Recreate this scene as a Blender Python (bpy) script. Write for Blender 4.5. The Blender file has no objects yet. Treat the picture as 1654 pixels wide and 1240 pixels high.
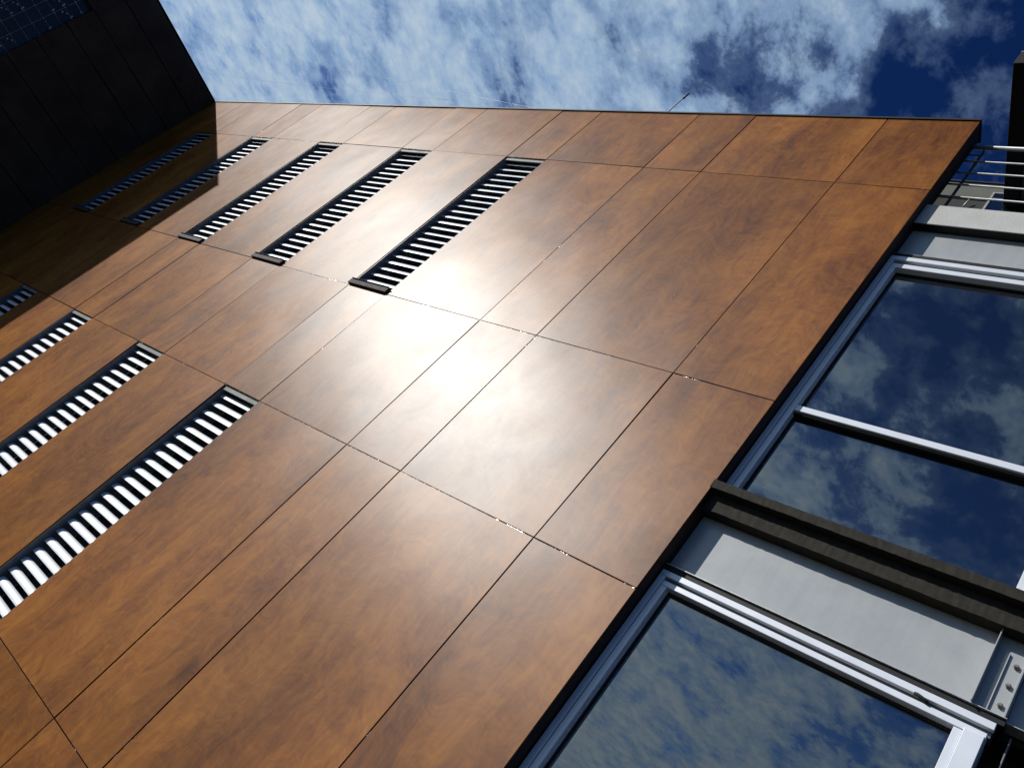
import bpy, bmesh, math, random
from mathutils import Vector, Matrix
random.seed(7)
C = bpy.context.scene.collection
SC = bpy.context.scene
ZO = 1.55                       # eye height above the paving

# ------------------------------------------------------------------ camera
cam = bpy.data.objects.new('camera', bpy.data.cameras.new('camera'))
C.objects.link(cam)
right = Vector((0.7182736, 0.3059222, 0.6248957))
down = Vector((0.2411392, 0.7330211, -0.6360282))
fwd = Vector((-0.6526369, 0.6075292, 0.4527399))
M = Matrix((right, -down, -fwd)).transposed().to_4x4()
M.translation = Vector((0, 0, ZO))
cam.matrix_world = M
cam.data.sensor_width = 36
cam.data.lens = 1295.7 / 1654 * 36
cam.data.clip_start = 0.05
cam.data.clip_end = 5000
SC.camera = cam

# ------------------------------------------------------------------ sky, sun, exposure
SUN = Vector((-0.696, -0.590, 0.410)).normalized()
world = bpy.data.worlds.new('World'); SC.world = world
world.use_nodes = True
nt = world.node_tree; nt.nodes.clear()

class G:
    """small helper for wiring node graphs"""
    def __init__(s, tree): s.t = tree
    def n(s, kind, **kw):
        nd = s.t.nodes.new(kind)
        for k, v in kw.items(): setattr(nd, k, v)
        return nd
    def val(s, sock, v):
        if hasattr(v, 'is_output'): s.t.links.new(v, sock)
        else: sock.default_value = v
    def math(s, op, a, b=0.0, c=0.0, clamp=False):
        nd = s.n('ShaderNodeMath', operation=op); nd.use_clamp = clamp
        s.val(nd.inputs[0], a); s.val(nd.inputs[1], b); s.val(nd.inputs[2], c)
        return nd.outputs[0]
    def vmath(s, op, a, b=(0, 0, 0)):
        nd = s.n('ShaderNodeVectorMath', operation=op)
        s.val(nd.inputs[0], a); s.val(nd.inputs[1], b)
        return nd.outputs['Value'] if op in ('DOT_PRODUCT', 'LENGTH') else nd.outputs[0]
    def noise(s, vec, scale, detail=4, rough=0.5, dist=0.0, w=None):
        nd = s.n('ShaderNodeTexNoise')
        if w is not None:
            nd.noise_dimensions = '4D'; s.val(nd.inputs['W'], w)
        s.val(nd.inputs['Vector'], vec); nd.inputs['Scale'].default_value = scale
        nd.inputs['Detail'].default_value = detail; nd.inputs['Roughness'].default_value = rough
        nd.inputs['Distortion'].default_value = dist
        return nd.outputs['Fac']
    def ramp(s, fac, stops, interp='LINEAR'):
        nd = s.n('ShaderNodeValToRGB'); cr = nd.color_ramp; cr.interpolation = interp
        while len(cr.elements) < len(stops): cr.elements.new(0.5)
        for e, (p, c) in zip(list(cr.elements), stops):
            e.position = p; e.color = (c, c, c, 1) if isinstance(c, (int, float)) else (*c, 1)
        s.val(nd.inputs[0], fac); return nd.outputs[0]
    def mix(s, fac, a, b, mode='MIX'):
        nd = s.n('ShaderNodeMix', data_type='RGBA', blend_type=mode)
        s.val(nd.inputs[0], fac)
        for i, v in ((6, a), (7, b)):
            if isinstance(v, tuple) and len(v) == 3: v = (*v, 1)
            s.val(nd.inputs[i], v)
        return nd.outputs[2]

g = G(nt)
tc = g.n('ShaderNodeTexCoord').outputs['Generated']
sky = g.n('ShaderNodeTexSky', sky_type='NISHITA'); sky.sun_disc = False
sky.sun_elevation = math.asin(SUN.z)
sky.sun_rotation = math.atan2(SUN.x, SUN.y)
sky.altitude = 600; sky.air_density = 1.0; sky.dust_density = 0.6; sky.ozone_density = 2.5
# clear-air blue as a contrasty camera records it
deep = g.n('ShaderNodeGamma'); nt.links.new(sky.outputs[0], deep.inputs[0]); deep.inputs[1].default_value = 1.75
blue = g.mix(1.0, deep.outputs[0], (0.10, 0.18, 0.27), 'MULTIPLY')
sep = g.n('ShaderNodeSeparateXYZ'); nt.links.new(tc, sep.inputs[0])
zz = g.math('MAXIMUM', sep.outputs[2], 0.0)
den = g.math('ADD', zz, 0.12)
cmb = g.n('ShaderNodeCombineXYZ')
g.val(cmb.inputs[0], g.math('DIVIDE', sep.outputs[0], den))
g.val(cmb.inputs[1], g.math('DIVIDE', sep.outputs[1], den))
mp = g.n('ShaderNodeMapping'); nt.links.new(cmb.outputs[0], mp.inputs[0])
mp.inputs['Rotation'].default_value = (0, 0, math.radians(-6))
mp.inputs['Scale'].default_value = (1.30, 1.0, 1.0)
mp.inputs['Location'].default_value = (3.1, 1.7, 0)
cv = mp.outputs[0]
n1 = g.noise(cv, 5.2, 10, 0.60, 0.15)
n2 = g.noise(cv, 0.55, 2, 0.5)
n3 = g.noise(cv, 17.0, 7, 0.66, 0.1)
ax = g.vmath('DOT_PRODUCT', cmb.outputs[0], (-0.8, 0.0, 0.0))
cov = g.ramp(ax, [(0.10, 0.02), (0.27, 0.40), (0.50, 0.86), (1.0, 1.0)])
dn = g.math('ADD', g.math('ADD', n1, g.math('MULTIPLY', g.math('SUBTRACT', cov, 0.5), 0.34)),
            g.math('ADD', g.math('MULTIPLY', g.math('SUBTRACT', n3, 0.5), 0.26), g.math('MULTIPLY', g.math('SUBTRACT', n2, 0.5), 0.35)))
dens = g.ramp(dn, [(0.35, 0.0), (0.45, 0.20), (0.545, 0.80), (0.65, 1.0)], 'EASE')
ctone = g.ramp(g.math('ADD', g.math('MULTIPLY', dn, 0.55), g.math('MULTIPLY', n3, 0.45)),
               [(0.40, (0.22, 0.37, 0.68)), (0.53, (0.40, 0.60, 0.90)), (0.69, (0.66, 0.83, 1.0))])
sd = g.vmath('DOT_PRODUCT', tc, tuple(SUN))
aur = g.math('POWER', g.math('MAXIMUM', sd, 0.0), 6.0)
cbr = g.math('ADD', 6.4, g.math('MULTIPLY', aur, 4.0))
vs = g.n('ShaderNodeVectorMath', operation='SCALE'); g.val(vs.inputs[0], ctone); g.val(vs.inputs[3], cbr)
skycol = g.mix(g.math('MULTIPLY', dens, g.math('GREATER_THAN', sep.outputs[2], 0.0)), blue, vs.outputs[0])
bg = g.n('ShaderNodeBackground'); nt.links.new(skycol, bg.inputs[0]); bg.inputs[1].default_value = 0.10
wo = g.n('ShaderNodeOutputWorld'); nt.links.new(bg.outputs[0], wo.inputs[0])

sun = bpy.data.objects.new('sun', bpy.data.lights.new('sun', 'SUN')); C.objects.link(sun)
sun.data.energy = 5.0; sun.data.angle = math.radians(0.5); sun.data.color = (1.0, 0.965, 0.91)
sun.rotation_euler = SUN.to_track_quat('Z', 'Y').to_euler()

SC.view_settings.view_transform = 'Standard'; SC.view_settings.look = 'None'
SC.view_settings.exposure = 0.0; SC.view_settings.gamma = 1.0
SC.view_settings.use_curve_mapping = False

# ------------------------------------------------------------------ materials
def new_mat(name):
    m = bpy.data.materials.new(name); m.use_nodes = True
    b = m.node_tree.nodes['Principled BSDF']
    return m, G(m.node_tree), b
def setp(b, **kw):
    names = dict(color='Base Color', rough='Roughness', metal='Metallic', ior='IOR', spec='Specular IOR Level',
                 coat='Coat Weight', crough='Coat Roughness')
    for k, v in kw.items():
        s = b.inputs[names[k]]
        s.default_value = (*v, 1) if isinstance(v, tuple) else v
def bump(g_, b, h, dist, strength=1.0):
    bp = g_.n('ShaderNodeBump'); bp.inputs['Strength'].default_value = strength
    bp.inputs['Distance'].default_value = dist
    g_.val(bp.inputs['Height'], h); g_.t.links.new(bp.outputs[0], b.inputs['Normal'])
    return bp

def simple(name, color, rough=0.5, metal=0.0, var=0.25, scale=6.0, bmp=0.0, bscale=60.0, **kw):
    m, q, b = new_mat(name); setp(b, rough=rough, metal=metal, **kw)
    co = q.n('ShaderNodeTexCoord').outputs['Object']
    n = q.noise(co, scale, 6, 0.6)
    f = q.ramp(n, [(0.3, 1 - var), (0.7, 1 + var)])
    c = q.mix(1.0, (*color, 1), f, 'MULTIPLY')
    q.val(b.inputs['Base Color'], c)
    rr = q.math('ADD', q.math('MULTIPLY', q.noise(co, scale * 2.3, 4), 0.16), rough - 0.08)
    q.val(b.inputs['Roughness'], rr)
    if bmp: bump(q, b, q.noise(co, bscale, 4, 0.6), bmp)
    return m

def wood_mat(name):
    m, q, b = new_mat(name)
    co = q.n('ShaderNodeTexCoord').outputs['Object']
    rnd = q.n('ShaderNodeObjectInfo').outputs['Random']
    off = q.n('ShaderNodeCombineXYZ')
    q.val(off.inputs[0], q.math('MULTIPLY', rnd, 37.0)); q.val(off.inputs[2], q.math('MULTIPLY', rnd, 91.0))
    base = q.vmath('ADD', co, off.outputs[0])
    # figure runs up the sheet, warped into swirls
    st = q.n('ShaderNodeMapping'); q.val(st.inputs[0], base); st.inputs['Scale'].default_value = (1.0, 1.0, 0.42)
    warpn = q.n('ShaderNodeTexNoise'); q.val(warpn.inputs['Vector'], st.outputs[0])
    warpn.inputs['Scale'].default_value = 2.1; warpn.inputs['Detail'].default_value = 3
    w = q.n('ShaderNodeVectorMath', operation='SCALE')
    q.val(w.inputs[0], q.vmath('SUBTRACT', warpn.outputs['Color'], (0.5, 0.5, 0.5))); w.inputs[3].default_value = 0.28
    wv = q.vmath('ADD', st.outputs[0], w.outputs[0])
    big = q.noise(wv, 2.3, 6, 0.60)
    mid = q.noise(wv, 8.0, 7, 0.68, 1.3)
    fs = q.n('ShaderNodeMapping'); q.val(fs.inputs[0], wv); fs.inputs['Scale'].default_value = (1.0, 1.0, 0.16)
    fine = q.noise(fs.outputs[0], 42.0, 5, 0.65, 0.5)
    cs = q.n('ShaderNodeMapping'); q.val(cs.inputs[0], wv); cs.inputs['Scale'].default_value = (0.35, 1.0, 2.6)
    cross = q.noise(cs.outputs[0], 13.0, 6, 0.68, 1.4)
    f = q.math('ADD', q.math('ADD', q.math('MULTIPLY', big, 0.38), q.math('MULTIPLY', mid, 0.27)),
               q.math('ADD', q.math('MULTIPLY', fine, 0.15), q.math('MULTIPLY', cross, 0.20)))
    col = q.ramp(f, [(0.36, (0.072, 0.024, 0.0072)), (0.45, (0.145, 0.049, 0.0095)),
                     (0.53, (0.212, 0.077, 0.0125)), (0.63, (0.285, 0.115, 0.0180))])
    pale = q.ramp(q.noise(wv, 1.1, 2, 0.5), [(0.40, 0.86), (0.62, 1.12)])
    col = q.mix(1.0, col, pale, 'MULTIPLY')
    # a few small knots
    vo = q.n('ShaderNodeTexVoronoi'); q.val(vo.inputs['Vector'], wv); vo.inputs['Scale'].default_value = 1.35
    kn = q.ramp(vo.outputs['Distance'], [(0.0, 0.45), (0.035, 0.62), (0.09, 1.0)])
    col = q.mix(1.0, col, kn, 'MULTIPLY')
    q.val(b.inputs['Base Color'], col)
    # satin laminate: diffuse print under a two-lobe sheen
    wave = q.noise(base, 0.9, 2, 0.4)
    h = q.math('ADD', wave, q.math('MULTIPLY', fine, 0.004))
    bp = q.n('ShaderNodeBump'); bp.inputs['Distance'].default_value = 0.011; q.val(bp.inputs['Height'], h)
    smear = q.math('MULTIPLY', q.math('SUBTRACT', q.noise(base, 2.6, 5, 0.62, 0.5), 0.5), 0.07)
    df = q.n('ShaderNodeBsdfDiffuse'); q.val(df.inputs['Color'], col)
    ga = q.n('ShaderNodeBsdfGlossy', distribution='BECKMANN'); q.val(ga.inputs['Roughness'], q.math('ADD', smear, 0.352))
    gb = q.n('ShaderNodeBsdfGlossy', distribution='BECKMANN'); q.val(gb.inputs['Roughness'], q.math('ADD', smear, 0.54))
    for nd in (ga, gb):
        nd.inputs['Color'].default_value = (0.93, 0.98, 1.0, 1)
        q.t.links.new(bp.outputs[0], nd.inputs['Normal'])
    mg = q.n('ShaderNodeMixShader'); mg.inputs[0].default_value = 0.36
    q.t.links.new(ga.outputs[0], mg.inputs[1]); q.t.links.new(gb.outputs[0], mg.inputs[2])
    lw = q.n('ShaderNodeLayerWeight'); lw.inputs['Blend'].default_value = 0.5
    frn = q.math('ADD', 0.040, q.math('MULTIPLY', q.math('POWER', lw.outputs['Facing'], 2.5), 0.030))
    ms = q.n('ShaderNodeMixShader'); q.val(ms.inputs[0], q.math('MULTIPLY', frn, 0.78))
    q.t.links.new(df.outputs[0], ms.inputs[1]); q.t.links.new(mg.outputs[0], ms.inputs[2])
    q.t.nodes.remove(b)
    q.t.links.new(ms.outputs[0], q.t.nodes['Material Output'].inputs['Surface'])
    return m
WOOD = wood_mat('wood_laminate')
EDGE = simple('wood_return_shade', (0.030, 0.014, 0.009), 0.6, 0.0, 0.3, 3.0, spec=0.25)  # unlit wood return: its shade is put into a darker base colour
def joint_mat():
    m, q, b = new_mat('joint_metal'); setp(b, color=(0.035, 0.030, 0.028), rough=0.35, metal=0.6)
    co = q.n('ShaderNodeTexCoord').outputs['Object']
    bump(q, b, q.noise(co, 35, 5, 0.7), 0.02)
    return m
JOINT = joint_mat()
def trim_mat():
    # recessed joint strip: tarnished, with bright rubbed flecks that only flash where they mirror the sun
    m, q, b = new_mat('joint_trim'); setp(b, metal=0.9, rough=0.24)
    co = q.n('ShaderNodeTexCoord').outputs['Object']
    pk = q.ramp(q.noise(co, 3.0, 5, 0.75), [(0.58, 0.0), (0.62, 1.0)])
    pk2 = q.ramp(q.noise(co, 34.0, 3, 0.6), [(0.50, 0.0), (0.56, 1.0)])
    q.val(b.inputs['Base Color'], q.mix(q.math('MULTIPLY', pk, pk2), (0.010, 0.008, 0.007), (0.75, 0.74, 0.72)))
    bump(q, b, q.noise(co, 45, 4, 0.7), 0.0025)
    return m
TRIM = trim_mat()
COPING = simple('dark_coping', (0.012, 0.009, 0.008), 0.6, 0.0, 0.2, spec=0.3)
BLADE = simple('silver_blade', (0.66, 0.69, 0.72), 0.34, 0.15, 0.08, 9.0)
JAMB = simple('louvre_jamb_paint', (0.10, 0.11, 0.125), 0.42, 0.2, 0.2, 5.0)
BLACK = simple('black_backing', (0.006, 0.006, 0.007), 0.8, 0.0, 0.2)
HEADER = simple('grey_header_metal', (0.15, 0.155, 0.15), 0.6, 0.0, 0.3, 4.0, spec=0.3)
SILL = simple('brown_sill_metal', (0.036, 0.031, 0.028), 0.8, 0.0, 0.3, 14.0, 0.002)
ALU = simple('white_aluminium', (0.62, 0.65, 0.69), 0.34, 0.1, 0.06, 5.0)
def panel_mat():
    m, q, b = new_mat('grey_render_panel'); setp(b, rough=0.30, spec=0.6)
    co = q.n('ShaderNodeTexCoord').outputs['Object']
    a = q.noise(co, 3.2, 5, 0.6, 0.6); c = q.noise(co, 60, 4, 0.7)
    st = q.n('ShaderNodeMapping'); q.val(st.inputs[0], co); st.inputs['Scale'].default_value = (9, 1, 0.5)
    s = q.noise(st.outputs[0], 2.2, 4, 0.6)
    f = q.math('ADD', q.math('MULTIPLY', a, 0.6), q.math('ADD', q.math('MULTIPLY', s, 0.3), q.math('MULTIPLY', c, 0.1)))
    q.val(b.inputs['Base Color'], q.ramp(f, [(0.36, (0.27, 0.285, 0.29)), (0.52, (0.31, 0.325, 0.325)), (0.66, (0.35, 0.36, 0.355))]))
    bump(q, b, q.math('ADD', q.math('MULTIPLY', a, 1.0), q.math('MULTIPLY', c, 0.02)), 0.0012)
    return m
PANEL = panel_mat()
RENDER = simple('pale_render', (0.40, 0.40, 0.375), 0.8, 0.0, 0.10, 5.0, 0.003, 90)
BEAM = simple('dark_brown_beam_paint', (0.019, 0.017, 0.0125), 0.85, 0.0, 0.30, 22.0, 0.0010, 140, spec=0.25)
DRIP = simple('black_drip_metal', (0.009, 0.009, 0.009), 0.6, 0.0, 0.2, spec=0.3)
FLASH = simple('flashing_edge', (0.42, 0.42, 0.40), 0.4, 0.4, 0.3, 30)
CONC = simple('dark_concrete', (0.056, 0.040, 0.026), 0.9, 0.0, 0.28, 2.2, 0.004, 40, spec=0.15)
STEEL = simple('railing_steel', (0.48, 0.50, 0.52), 0.30, 0.7, 0.1)
POST = simple('dark_post_steel', (0.05, 0.04, 0.04), 0.5, 0.4, 0.1)
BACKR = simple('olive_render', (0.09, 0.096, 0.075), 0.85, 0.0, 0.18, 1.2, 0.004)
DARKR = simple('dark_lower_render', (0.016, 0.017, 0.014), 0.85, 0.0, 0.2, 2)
GALV = simple('grey_antenna_metal', (0.34, 0.34, 0.32), 0.5, 0.5, 0.2)
BOLT = simple('bolt_steel', (0.20, 0.18, 0.16), 0.5, 0.6, 0.3, 60)
MORTAR = simple('mortar', (0.42, 0.39, 0.36), 0.8, 0.0, 0.2, 20)
PAVE = simple('concrete_paving', (0.028, 0.027, 0.025), 0.9, 0.0, 0.2, 0.8, 0.004, 25)

def glass_mat():
    m, q, b = new_mat('tinted_glass')
    setp(b, color=(0.004, 0.006, 0.009), rough=0.0, ior=2.5); b.inputs['Specular Tint'].default_value = (0.97, 0.985, 0.95, 1)
    co = q.n('ShaderNodeTexCoord').outputs['Object']
    bump(q, b, q.noise(co, 1.3, 2, 0.4), 0.0022)
    # scattered dust specks
    vo = q.n('ShaderNodeTexVoronoi'); q.val(vo.inputs['Vector'], co); vo.inputs['Scale'].default_value = 26
    sp = q.ramp(vo.outputs['Distance'], [(0.0, 1.0), (0.035, 0.6), (0.05, 0.0)])
    pick = q.ramp(q.noise(co, 5.0, 3, 0.6), [(0.56, 0.0), (0.62, 1.0)])
    col = q.mix(q.math('MULTIPLY', sp, pick), (0.004, 0.006, 0.009), (0.20, 0.22, 0.24))
    q.val(b.inputs['Base Color'], col)
    return m
GLASS = glass_mat()
def block_mat():
    m, q, b = new_mat('glass_block'); setp(b, color=(0.014, 0.017, 0.020), rough=0.10, ior=1.36)
    co = q.n('ShaderNodeTexCoord').outputs['Object']
    bump(q, b, q.noise(q.vmath('ADD', co, q.n('ShaderNodeObjectInfo').outputs['Location']), 16, 5, 0.7), 0.006)
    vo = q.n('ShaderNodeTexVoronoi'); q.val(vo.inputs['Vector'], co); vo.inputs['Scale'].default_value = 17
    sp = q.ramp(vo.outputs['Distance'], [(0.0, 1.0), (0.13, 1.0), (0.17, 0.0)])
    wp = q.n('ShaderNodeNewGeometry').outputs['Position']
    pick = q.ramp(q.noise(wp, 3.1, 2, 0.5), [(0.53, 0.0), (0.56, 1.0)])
    q.val(b.inputs['Base Color'], q.mix(q.math('MULTIPLY', sp, pick), (0.014, 0.017, 0.020), (0.95, 0.95, 0.95)))  # white specks painted in for the glints that blocks reflect
    return m
BLOCK = block_mat()

# ------------------------------------------------------------------ mesh helpers
def tag(o, label=None, cat=None, group=None, kind=None):
    if label: o['label'] = label
    if cat: o['category'] = cat
    if group: o['group'] = group
    if kind: o['kind'] = kind
    return o
def empty(name, loc, label, cat, group=None):
    o = bpy.data.objects.new(name, None); C.objects.link(o); o.location = loc
    o.empty_display_size = 0.2
    return tag(o, label, cat, group)
def link(name, me, mat, parent):
    o = bpy.data.objects.new(name, me); C.objects.link(o)
    if me.materials: pass
    else: me.materials.append(mat)
    if parent:
        o.parent = parent
        p = parent; v = Vector((0, 0, 0))
        while p: v += p.location; p = p.parent
        o.location = -v            # meshes are authored in world coordinates
    return o
def bm_box(bm, x0, x1, y0, y1, z0, z1, bev=0.0):
    z0 += ZO; z1 += ZO
    vs = [bm.verts.new((x, y, z)) for x in (x0, x1) for y in (y0, y1) for z in (z0, z1)]
    fs = [bm.faces.new([vs[i] for i in f]) for f in ((0, 1, 3, 2), (4, 6, 7, 5), (0, 4, 5, 1), (2, 3, 7, 6), (0, 2, 6, 4), (1, 5, 7, 3))]
    if bev:
        es = list({e for f in fs for e in f.edges})
        bmesh.ops.bevel(bm, geom=es, offset=bev, segments=1, affect='EDGES')
def mesh_of(bm, name, smooth=False):
    bmesh.ops.recalc_face_normals(bm, faces=bm.faces)
    me = bpy.data.meshes.new(name); bm.to_mesh(me); bm.free()
    if smooth:
        for p in me.polygons: p.use_smooth = True
    return me
def box(name, x0, x1, y0, y1, z0, z1, mat, parent=None, bev=0.0):
    bm = bmesh.new(); bm_box(bm, x0, x1, y0, y1, z0, z1, bev)
    return link(name, mesh_of(bm, name), mat, parent)
def boxes(name, lst, mat, parent=None, bev=0.0):
    bm = bmesh.new()
    for b in lst: bm_box(bm, *b, bev)
    return link(name, mesh_of(bm, name), mat, parent)
def tube(name, pts, r, mat, parent=None, seg=10):
    bm = bmesh.new()
    pts = [Vector(p) + Vector((0, 0, ZO)) for p in pts]
    rings = []
    for i, p in enumerate(pts):
        d = (pts[min(i + 1, len(pts) - 1)] - pts[max(i - 1, 0)]).normalized()
        u = d.orthogonal().normalized() if i == 0 else (u - d * u.dot(d)).normalized()
        v = d.cross(u)
        rings.append([bm.verts.new(p + r * (math.cos(a) * u + math.sin(a) * v)) for a in [2 * math.pi * k / seg for k in range(seg)]])
    for a, b in zip(rings, rings[1:]):
        for k in range(seg): bm.faces.new((a[k], a[(k + 1) % seg], b[(k + 1) % seg], b[k]))
    bm.faces.new(rings[0][::-1]); bm.faces.new(rings[-1])
    me = mesh_of(bm, name)
    for p in me.polygons: p.use_smooth = len(p.vertices) == 4
    return link(name, me, mat, parent)

# ================================================================== ground
gm = bmesh.new()
vs = [gm.verts.new(p) for p in ((-1500, -1500, 0), (1500, -1500, 0), (1500, 1500, 0), (-1500, 1500, 0))]
gm.faces.new(vs)
ground = link('ground', mesh_of(gm, 'ground'), PAVE, None); ground['kind'] = 'structure'

# ================================================================== wood clad building
Y = 3.4
XR, XL = -1.941, -15.2
cols = [-14.50, -13.32, -12.755, -11.54, -10.975, -9.76, -9.20, -7.982, -7.412, -6.200, -5.643, -4.436, -3.834, -2.640, XR]
rows = [6.377, 5.375, 3.030, 1.566, -0.778, -1.545]
louv_cols = [1, 3, 5, 7, 9]
wood = empty('wood_clad_building', (-8.2, 3.5, 0), 'two storey building clad in polished orange brown wood panels with tall narrow louvre openings', 'building')
GAP = 0.0033
for r in range(5):
    zt, zb = rows[r], rows[r + 1]
    for c in range(len(cols) - 1):
        if c in louv_cols and r in (1, 3): continue
        x0 = cols[c] + (0 if c == 0 else GAP); x1 = cols[c + 1] - (0 if c == len(cols) - 2 else GAP)
        t = 0.0015
        yo = random.uniform(0.0, 0.0016)
        # each sheet sits a hair out of plane of its neighbours
        tx = random.uniform(-0.0022, 0.0022); tz = random.uniform(-0.0024, 0.0024)
        bm = bmesh.new(); bm_box(bm, x0, x1, Y + yo, Y + yo + 0.010, zb + GAP, zt - GAP, t)
        cx_, cz_ = (x0 + x1) / 2, (zt + zb) / 2 + ZO
        for v in bm.verts:
            v.co.y += (v.co.x - cx_) / (x1 - x0) * tx * 2 + (v.co.z - cz_) / (zt - zb) * tz * 2
        link('wood_panel', mesh_of(bm, 'wood_panel'), WOOD, wood)
for z in rows[1:-1]:
    e = [XL] + [v for c in louv_cols for v in (cols[c], cols[c + 1])] + [XR]
    if z in (3.030,): spans = [(e[i], e[i + 1]) for i in range(0, len(e), 2)]
    else: spans = [(XL, XR)]
    for a, b_ in spans: box('joint_trim', a, b_ - 0.001, Y + 0.0048, Y + 0.0054, z - 0.0026, z + 0.0026, TRIM, wood)
for x in cols[1:-1]:
    for r in (0, 2, 4) if x < -5.6 else (0, 1, 2, 3, 4):
        box('joint_trim', x - 0.0026, x + 0.0026, Y + 0.0048, Y + 0.0054, rows[r + 1] + 0.003, rows[r] - 0.003, TRIM, wood)
# backing with real openings behind the louvres
YB0, YB1 = 3.4185, 3.565
lst = []
for r in range(5):
    zt, zb = rows[r], rows[r + 1]
    if r in (1, 3):
        xs = [XL]
        for c in louv_cols: xs += [cols[c], cols[c + 1]]
        xs.append(XR - 0.013)
        for i in range(0, len(xs), 2): lst.append((xs[i], xs[i + 1], YB0, YB1, zb, zt))
    else: lst.append((XL, XR - 0.013, YB0, YB1, zb, zt))
boxes('backing_wall', lst, JOINT, wood)
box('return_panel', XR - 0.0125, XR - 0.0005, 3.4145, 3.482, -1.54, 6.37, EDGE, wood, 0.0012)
box('return_trim', XR - 0.0125, XR - 0.004, 3.484, 3.566, -1.54, 6.37, COPING, wood)
box('coping', XL, XR + 0.006, 3.388, 3.585, 6.379, 6.402, COPING, wood, 0.002)
box('roof', XL, -3.6, 3.57, 9.0, 6.20, 6.36, CONC, wood)
box('rear_wall', XL, -3.6, 8.8, 9.0, -1.54, 6.19, CONC, wood)

def blade_mesh(w):
    bm = bmesh.new(); n = 10; th = 0.0025
    def ring(x):
        o = []; i_ = []
        for k in range(n + 1):
            t = math.pi / 2 * k / n
            o.append((x, 0.038 * (1 - math.cos(t)), 0.056 * math.sin(t)))
            i_.append((x, th + 0.036 * (1 - math.cos(t)), 0.0532 * math.sin(t)))
        return [bm.verts.new(p) for p in o + i_[::-1]]
    a, b = ring(0), ring(w)
    L = len(a)
    for k in range(L): bm.faces.new((a[k], a[(k + 1) % L], b[(k + 1) % L], b[k]))
    bm.faces.new(a[::-1]); bm.faces.new(b)
    me = mesh_of(bm, 'louvre_blade')
    for p in me.polygons: p.use_smooth = len(p.vertices) == 4
    try: me.set_sharp_from_angle(angle=math.radians(50))
    except Exception: pass
    me.materials.append(BLADE)
    return me
for r, nb, pitch in ((1, 22, 0.1013, ), (3, 23, 0.0989)):
    zt, zb = rows[r], rows[r + 1]
    for c in louv_cols:
        x0, x1 = cols[c], cols[c + 1]
        grp = bpy.data.objects.new('louvre_window', None); C.objects.link(grp)
        grp.parent = wood; loc = Vector(((x0 + x1) / 2, 3.45, zb + ZO)); grp.location = loc - wood.location
        box('jamb', x0 + 0.001, x0 + 0.008, 3.408, 3.60, zb + 0.002, zt - 0.002, JAMB, grp, 0.001)
        box('jamb', x1 - 0.008, x1 - 0.001, 3.408, 3.60, zb + 0.002, zt - 0.002, JAMB, grp, 0.001)
        box('back_plate', x0 + 0.0085, x1 - 0.0085, 3.60, 3.62, zb + 0.002, zt - 0.002, BLACK, grp)
        box('header', x0 + 0.0085, x1 - 0.0085, 3.414, 3.424, zt - 0.046, zt - 0.003, HEADER, grp, 0.002)
        box('header_lining', x0 + 0.0085, x1 - 0.0085, 3.4245, 3.598, zt - 0.024, zt - 0.003, BLACK, grp)
        if r == 1:
            sl = boxes('sill', [(x0 - 0.012, x1 - 0.004, 3.374, 3.55, zb + 0.004, zb + 0.060),
                                (x0 - 0.002, x1 - 0.0005, 3.362, 3.55, zb + 0.0605, zb + 0.0655)], SILL, grp, 0.0012)
        else:
            box('sill', x0 + 0.0085, x1 - 0.0085, 3.41, 3.55, zb + 0.002, zb + 0.05, SILL, grp, 0.0012)
        bmse = blade_mesh(x1 - x0 - 0.018)
        for k in range(nb):
            o = bpy.data.objects.new('louvre_blade', bmse); C.objects.link(o)
            o.parent = grp
            jz = random.uniform(-0.0012, 0.0012)
            o.location = Vector((x0 + 0.009, 3.455 + random.uniform(-0.001, 0.001), zt - (0.075 if r == 1 else 0.100) - k * pitch + jz + ZO)) - loc
            o.rotation_euler = (random.uniform(-0.035, 0.035), random.uniform(-0.002, 0.002), 0)

# ================================================================== dark building at left
XF = -14.42
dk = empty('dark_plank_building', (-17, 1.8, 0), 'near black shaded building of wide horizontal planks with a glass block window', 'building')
seams = [6.385, 5.895, 5.365, 4.865, 4.335, 3.825, 3.31, 2.80, 2.29, 1.78, 1.27, 0.76, 0.25, -0.26, -0.77, -1.545]
WY0, WY1, WZ0, WZ1 = 0.41, 1.35, 3.136, 5.36
def plank(y0, y1, zb, zt):
    # long plank with slightly wandering edges
    n = max(2, int((y1 - y0) / 0.09)); bm = bmesh.new()
    z0 = zb + ZO + 0.006; z1 = zt + ZO - 0.006
    fr = []; r1 = r2 = 0.0
    xo = random.uniform(0, 0.004)
    for i in range(n + 1):
        y = y0 + (y1 - y0) * i / n
        r1 = max(-.005, min(.005, r1 + random.uniform(-.0026, .0026))); r2 = max(-.005, min(.005, r2 + random.uniform(-.0026, .0026)))
        row = []
        for x, za, zc in ((XF + xo - 0.008, z0 + r1, z1 + r2), (XF + xo, z0 + r1 + 0.006, z1 + r2 - 0.006), (XF - 0.03, z0 + r1, z1 + r2)):
            row.append((bm.verts.new((x, y, za)), bm.verts.new((x, y, zc))))
        fr.append(row)
    for a, b in zip(fr, fr[1:]):
        (o0, o1), (f0, f1), (k0, k1) = a; (p0, p1), (h0, h1), (m0, m1) = b
        for q_ in ((f0, h0, h1, f1), (o0, p0, h0, f0), (f1, h1, p1, o1), (k0, m0, p0, o0), (o1, p1, m1, k1), (k0, k1, m1, m0)): bm.faces.new(q_)
    link('wall_plank', mesh_of(bm, 'wall_plank'), CONC, dk)
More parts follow.
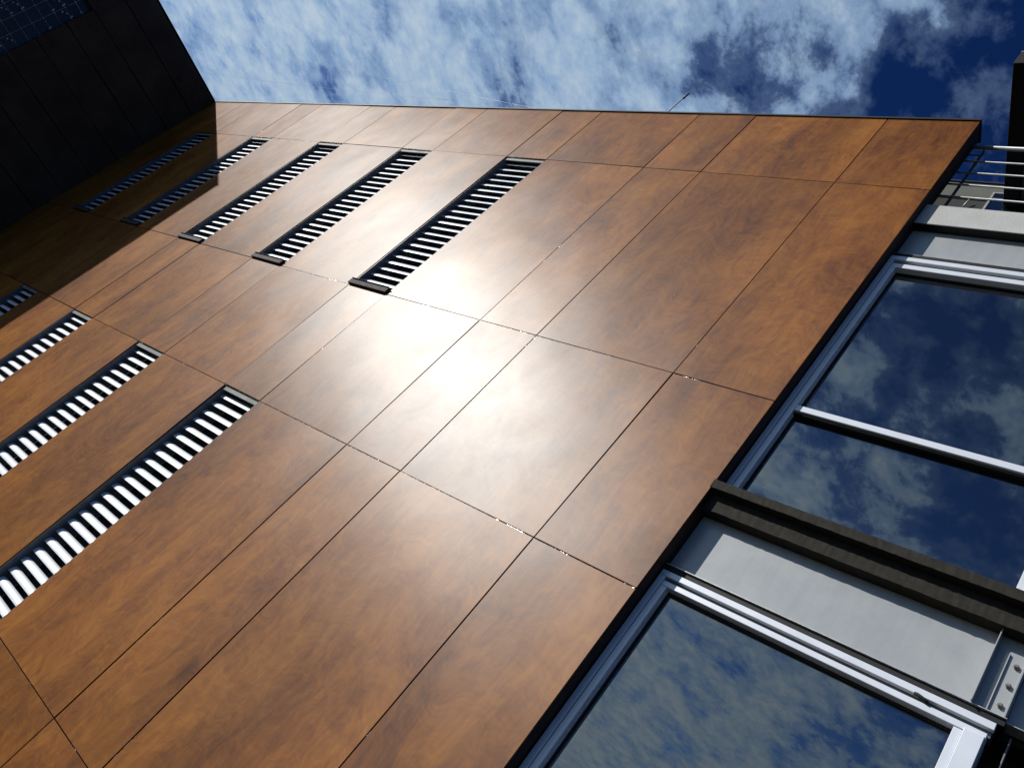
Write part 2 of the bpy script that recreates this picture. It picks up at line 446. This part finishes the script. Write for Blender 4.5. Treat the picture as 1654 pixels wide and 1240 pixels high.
for zt, zb in zip(seams, seams[1:]):
    if zb < WZ1 and zt > WZ0:
        plank(WY1, 3.398, max(zb, -9), zt); plank(0.14, WY0, zb, zt)
        if zt > WZ1: plank(WY0, WY1, WZ1, zt)
        if zb < WZ0: plank(WY0, WY1, zb, WZ0)
    else: plank(0.14, 3.398, zb, zt)
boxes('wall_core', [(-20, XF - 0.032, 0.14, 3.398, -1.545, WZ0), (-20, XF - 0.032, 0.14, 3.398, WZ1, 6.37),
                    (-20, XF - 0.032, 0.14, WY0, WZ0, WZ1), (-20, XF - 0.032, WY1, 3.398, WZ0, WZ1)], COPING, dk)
box('coping', -20, XF + 0.01, 0.12, 3.387, 6.388, 6.405, COPING, dk, 0.002)
gbw = bpy.data.objects.new('glass_block_window', None); C.objects.link(gbw); gbw.parent = dk
gloc = Vector((XF - 0.1, 0.9, WZ0 + ZO)); gbw.location = gloc - dk.location
box('mortar_bed', XF - 0.18, XF - 0.105, WY0, WY1, WZ0, WZ1, MORTAR, gbw)
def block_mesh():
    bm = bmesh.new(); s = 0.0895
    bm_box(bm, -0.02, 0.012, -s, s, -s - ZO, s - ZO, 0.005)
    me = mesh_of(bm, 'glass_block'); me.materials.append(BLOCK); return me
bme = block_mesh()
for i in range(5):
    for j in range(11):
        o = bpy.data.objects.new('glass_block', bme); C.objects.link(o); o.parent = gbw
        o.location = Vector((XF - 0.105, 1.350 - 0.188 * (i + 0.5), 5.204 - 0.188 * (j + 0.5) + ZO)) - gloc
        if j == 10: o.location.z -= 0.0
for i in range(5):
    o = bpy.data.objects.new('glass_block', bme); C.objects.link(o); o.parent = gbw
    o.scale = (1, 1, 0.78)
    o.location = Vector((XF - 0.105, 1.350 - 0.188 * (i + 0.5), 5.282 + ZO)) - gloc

# ================================================================== glazed building at right
gl = empty('glazed_building', (-1.0, 3.6, 0), 'pale grey panelled facade with big dark windows framed in white aluminium', 'building')
XE = 2.6
def window(z_out, z_groove, z_in, zbot, tr, fin_bottom):
    """z_out: outer head (top,bottom); z_in: inner head (top,bottom)"""
    w = bpy.data.objects.new('window', None); C.objects.link(w); w.parent = gl
    w.location = Vector((-1.2, 3.53, z_in[1] + ZO)) - gl.location
    xo0, xo1 = -1.9385, -1.903; xi0, xi1 = -1.899, -1.863
    xr0, xr1, xr2 = -0.498, -0.464, -0.387
    box('outer_frame_head', xo0, -0.369, 3.500, 3.526, z_out[1], z_out[0], ALU, w, 0.002)
    box('outer_frame_jamb', xo0, xo1, 3.500, 3.526, zbot, z_out[1] - 0.001, ALU, w, 0.002)
    box('outer_frame_jamb', xr1 + 0.001, xr2, 3.496, 3.60, zbot, z_in[1] + 0.010, ALU, w, 0.003)
    box('frame_groove', xo0 + 0.002, -0.375, 3.527, 3.60, zbot, z_out[0] - 0.002, DRIP, w) if False else None
    boxes('frame_groove', [(xo0 + 0.002, -0.375, 3.5275, 3.60, z_in[0] - 0.004, z_out[0] - 0.002),
                           (xo0 + 0.002, xi0 + 0.004, 3.5275, 3.60, zbot, z_in[0] - 0.0045)], JAMB, w)
    box('inner_frame_head', xi0, -0.384, 3.503, 3.555, z_in[1], z_in[0], ALU, w, 0.002)
    box('inner_frame_jamb', xi0, xi1, 3.503, 3.555, zbot, z_in[1] - 0.001, ALU, w, 0.002)
    box('inner_frame_jamb', xr0, xr1, 3.506, 3.555, zbot, z_in[1] - 0.001, ALU, w, 0.002)
    zs = [z_in[1]] + ([tr[0]] if tr else []) + [zbot]
    if tr:
        box('transom', xi1 + 0.001, xr0 - 0.001, 3.503, 3.548, tr[1], tr[0], ALU, w, 0.002)
        box('glazing_bead', xi1 + 0.001, xr0 - 0.001, 3.520, 3.555, tr[1] - 0.012, tr[1] - 0.001, DRIP, w)
        box('glass_pane', xi1 - 0.005, xr0 + 0.005, 3.5565, 3.566, tr[0] - 0.02, z_in[1] + 0.01, GLASS, w)
        box('glass_pane', xi1 - 0.005, xr0 + 0.005, 3.5565, 3.566, zbot, tr[0] - 0.022, GLASS, w)
    else:
        box('glass_pane', xi1 - 0.005, xr0 + 0.005, 3.5565, 3.566, zbot, z_in[1] + 0.01, GLASS, w)
    # dark gasket all round the glass
    boxes('gasket', [(xi1 + 0.0005, xr0 - 0.0005, 3.548, 3.5555, z_in[1] - 0.014, z_in[1] - 0.001),
                     (xi1 + 0.0005, xi1 + 0.010, 3.548, 3.5555, zbot, z_in[1] - 0.0145),
                     (xr0 - 0.008, xr0 - 0.0005, 3.548, 3.5555, zbot, z_in[1] - 0.0145)], DRIP, w)
    return w
window((4.693, 4.650), 0, (4.614, 4.569), 2.36, (3.138, 3.094), None)
window((1.783, 1.750), 0, (1.727, 1.697), -1.30, (-0.20, -0.245), None)
# upper spandrel, drip, parapet
box('spandrel_panel', XR + 0.001, XE, 3.546, 3.60, 4.744, 5.20, PANEL, gl)
box('drip_moulding', XR + 0.001, XE, 3.512, 3.60, 4.6965, 4.7385, DRIP, gl, 0.002)
box('flashing', XR + 0.001, XE, 3.511, 3.545, 4.739, 4.7425, FLASH, gl)
boxes('parapet', [(XR + 0.001, XE, 3.480, 3.5455, 5.073, 5.313), (XR + 0.001, XE, 3.546, 3.80, 5.205, 5.313)], RENDER, gl, 0.003)
box('parapet_soffit_shade', XR + 0.001, XE, 3.4815, 3.5445, 5.0665, 5.0725, DRIP, gl)  # black strip painting in the shade under the parapet
box('terrace_floor', XR + 0.001, XE, 3.80, 5.84, 5.0, 5.1, CONC, gl)
# middle beam: upper bar proud, lower bar set back
bm = bmesh.new()
def rough_bar(bm, x0, x1, y0, y1, z0, z1):
    n = int((x1 - x0) / 0.02); prev = None
    for i in range(n + 1):
        x = x0 + (x1 - x0) * i / n
        j = [random.uniform(-0.0013, 0.0013) for _ in range(4)]
        cur = [bm.verts.new((x, y0 + j[0], z0 + ZO + j[1])), bm.verts.new((x, y1, z0 + ZO)), bm.verts.new((x, y1, z1 + ZO)), bm.verts.new((x, y0 + j[2], z1 + ZO + j[3]))]
        if prev:
            for k in range(4): bm.faces.new((prev[k], prev[(k + 1) % 4], cur[(k + 1) % 4], cur[k]))
        else: bm.faces.new(cur)
        prev = cur
    bm.faces.new(prev[::-1])
rough_bar(bm, XR - 0.004, XE, 3.392, 3.398, 2.299, 2.354)
rough_bar(bm, XR + 0.001, XE, 3.3985, 3.4955, 2.299, 2.350)
link('beam_upper_bar', mesh_of(bm, 'beam_upper_bar'), BEAM, gl)
bm = bmesh.new(); rough_bar(bm, XR + 0.001, XE, 3.450, 3.529, 2.190, 2.2985)
link('beam_lower_bar', mesh_of(bm, 'beam_lower_bar'), BEAM, gl)
box('spandrel_panel', XR + 0.001, -0.480, 3.530, 3.60, 1.8215, 2.297, PANEL, gl)
box('spandrel_panel', -0.478, -0.352, 3.534, 3.60, 1.8215, 2.297, PANEL, gl)
box('spandrel_panel', -0.350, XE, 3.575, 3.62, 1.8215, 2.297, PANEL, gl)
box('drip_moulding', XR + 0.001, -0.345, 3.508, 3.60, 1.787, 1.8165, DRIP, gl, 0.0015)
boxes('flashing', [(XR + 0.001, -0.345, 3.4955, 3.5295, 1.817, 1.8205), (-0.345, -0.2, 3.53, 3.574, 1.817, 1.8205)], FLASH, gl)
box('fin', -0.479, -0.474, 3.475, 3.5335, 1.8215, 2.189, PANEL, gl, 0.0008)
br = bpy.data.objects.new('bracket', None); C.objects.link(br); br.parent = gl; br.location = Vector((-0.4, 3.52, 1.98 + ZO)) - gl.location
box('bracket_plate', -0.440, -0.352, 3.518, 3.533, 1.8215, 2.125, PANEL, br, 0.0015)
box('bracket_rib', -0.4245, -0.419, 3.508, 3.5175, 1.8215, 2.110, PANEL, br, 0.001)
box('bracket_rib', -0.362, -0.352, 3.500, 3.5175, 1.8215, 2.125, PANEL, br, 0.002)
for z in (2.062, 1.965, 1.868):
    bm = bmesh.new()
    for k, (rr, y) in enumerate(((0.0115, 3.5175), (0.0115, 3.507), (0.008, 3.5035))): pass
    ring0 = [bm.verts.new((-0.384 + 0.0115 * math.cos(a), 3.5178, z + ZO + 0.0115 * math.sin(a))) for a in [math.pi / 3 * k for k in range(6)]]
    ring1 = [bm.verts.new((v.co.x, 3.507, v.co.z)) for v in ring0]
    ring2 = [bm.verts.new((-0.384 + (v.co.x + 0.384) * 0.55, 3.500, z + ZO + (v.co.z - z - ZO) * 0.55)) for v in ring0]
    for a, b in ((ring0, ring1), (ring1, ring2)):
        for k in range(6): bm.faces.new((a[k], a[(k + 1) % 6], b[(k + 1) % 6], b[k]))
    bm.faces.new(ring2)
    link('bolt', mesh_of(bm, 'bolt'), BOLT, br)
# dark bay beyond the right-hand jamb and the wall body behind everything
box('side_bay', -0.70, XE, 3.782, 3.90, -1.54, 1.80, BEAM, gl)
box('bay_post', -0.318, -0.312, 3.56, 3.60, -1.54, 1.78, HEADER, gl, 0.001)
boxes('wall_body', [(XR + 0.001, -0.385, 3.62, 3.78, -1.54, 4.70), (-0.385, XE, 3.625, 3.78, 1.79, 4.70), (XR + 0.001, XE, 3.605, 3.78, 4.74, 5.19)], DRIP, gl)
box('window_wall', -0.36, XE, 3.52, 3.60, 2.36, 4.69, DRIP, gl)

tube('sealant_blob', [(-0.668, 3.499, 1.748), (-0.655, 3.495, 1.747), (-0.64, 3.494, 1.743), (-0.625, 3.496, 1.738), (-0.61, 3.499, 1.733)], 0.0085, DRIP, gl, 8)
# ================================================================== terrace railing
rl = empty('terrace_railing', (0, 3.54, 5.31 + ZO), 'steel terrace railing of five thin horizontal bars above the grey parapet', 'railing')
tube('top_rail', [(XR + 0.002, 3.54, 6.237), (XE, 3.54, 6.237)], 0.017, STEEL, rl)
for z in (6.028, 5.863, 5.696, 5.530):
    tube('rail_bar', [(XR + 0.002, 3.54, z), (XE, 3.54, z)], 0.0075, STEEL, rl, 8)
for x in (-1.858, -0.6, 0.7, 2.0):
    box('post', x - 0.004, x + 0.004, 3.546, 3.580, 5.313, 6.225, POST, rl, 0.001)
tube('wall_stub', [(XR + 0.002, 3.555, 6.145), (-1.862, 3.555, 6.145)], 0.005, POST, rl, 8)

# ================================================================== set-back storey, roof beam
sb = empty('upper_storey', (-1, 5.9, 5.1 + ZO), 'olive grey upper storey set back behind the terrace railing', 'building')
boxes('wall', [(-6.5, 4, 5.85, 6.3, 9.115, 9.465)], BACKR, sb)
box('lower_wall', -6.5, 4, 5.86, 6.3, 5.1, 9.11, DARKR, sb)
box('coping', -6.5, 4, 5.83, 6.3, 9.467, 9.485, POST, sb)
fr = bpy.data.objects.new('window', None); C.objects.link(fr); fr.parent = sb; fr.location = Vector((-2, 5.85, 8.5 + ZO)) - sb.location
boxes('window_frame', [(-2.645, -2.620, 5.835, 5.858, 7.6, 9.285), (-2.6195, -1.2, 5.835, 5.858, 9.262, 9.285), (-2.6195, -1.2, 5.84, 5.858, 9.148, 9.165)], GALV, fr, 0.002)
box('window_glass', -2.619, -1.2, 5.846, 5.8585, 7.6, 9.26, GLASS, fr)
tube('pipe_stub', [(-2.86, 5.84, 8.9), (-2.82, 5.80, 9.05)], 0.009, GALV, sb, 8)
rb = empty('roof_beam', (-2.38, 5.0, 9.0 + ZO), 'near black beam jutting into the blue sky above the terrace railing', 'beam')
box('beam', -2.462, -2.302, 4.147, 5.83, 9.0, 9.25, COPING, rb, 0.004)
box('cap', -2.466, -2.298, 4.143, 5.83, 9.2505, 9.262, FLASH, rb)
box('soffit', -2.300, 1.5, 4.35, 5.83, 9.06, 9.16, HEADER, rb)

# ================================================================== antenna on the roof
an = empty('roof_antenna', (-6.53, 4.6, 6.36 + ZO), 'thin grey antenna mast with a small lens artefact ring above the wood wall top edge', 'antenna')
tube('mast', [(-6.525, 4.6, 6.36), (-6.535, 4.6, 9.198)], 0.0085, GALV, an, 8)
tube('mast_head', [(-6.526, 4.6, 9.06), (-6.528, 4.6, 9.20)], 0.014, POST, an, 8)
tube('invented_stem', [(-6.535, 4.6, 9.2), (-6.50, 4.6, 9.53)], 0.0007, GALV, an, 5)  # stem invented to carry the ring
ctr = Vector((-6.498, 4.6, 9.569)); nrm = Vector((-.65, .6, .45)).normalized(); u = nrm.orthogonal().normalized(); v = nrm.cross(u)
tube('ring', [tuple(ctr + 0.038 * (math.cos(a) * u + math.sin(a) * v)) for a in [2 * math.pi * k / 20 for k in range(21)]], 0.0022, GALV, an, 6)  # ring and centre dot model a lens artefact, not an aerial part
tube('artefact_dot', [tuple(ctr - nrm * 0.006), tuple(ctr + nrm * 0.006)], 0.007, GALV, an, 6)

# ================================================================== overhead cables
def cable(a, b, sag, r, label):
    a = Vector(a); b = Vector(b); pts = []
    for i in range(25):
        t = i / 24; p = a.lerp(b, t); p.z -= sag * 4 * t * (1 - t); pts.append(tuple(p))
    o = tube('overhead_cable', pts, r, GALV, None, 5)
    tag(o, label, 'cable')
# end points lie behind the left-hand building and beyond the roof edge
cable((-44, 6.4, 19.6), (-9.0, 6.2, 11.05), 0.25, 0.0032, 'upper thin cable crossing the cloudy sky above the wood wall')
cable((-40, 6.4, 15.6), (-15.0, 6.2, 12.0), 0.25, 0.003, 'lower short thin cable in the sky beside the dark building')

SC.render.engine = 'CYCLES'
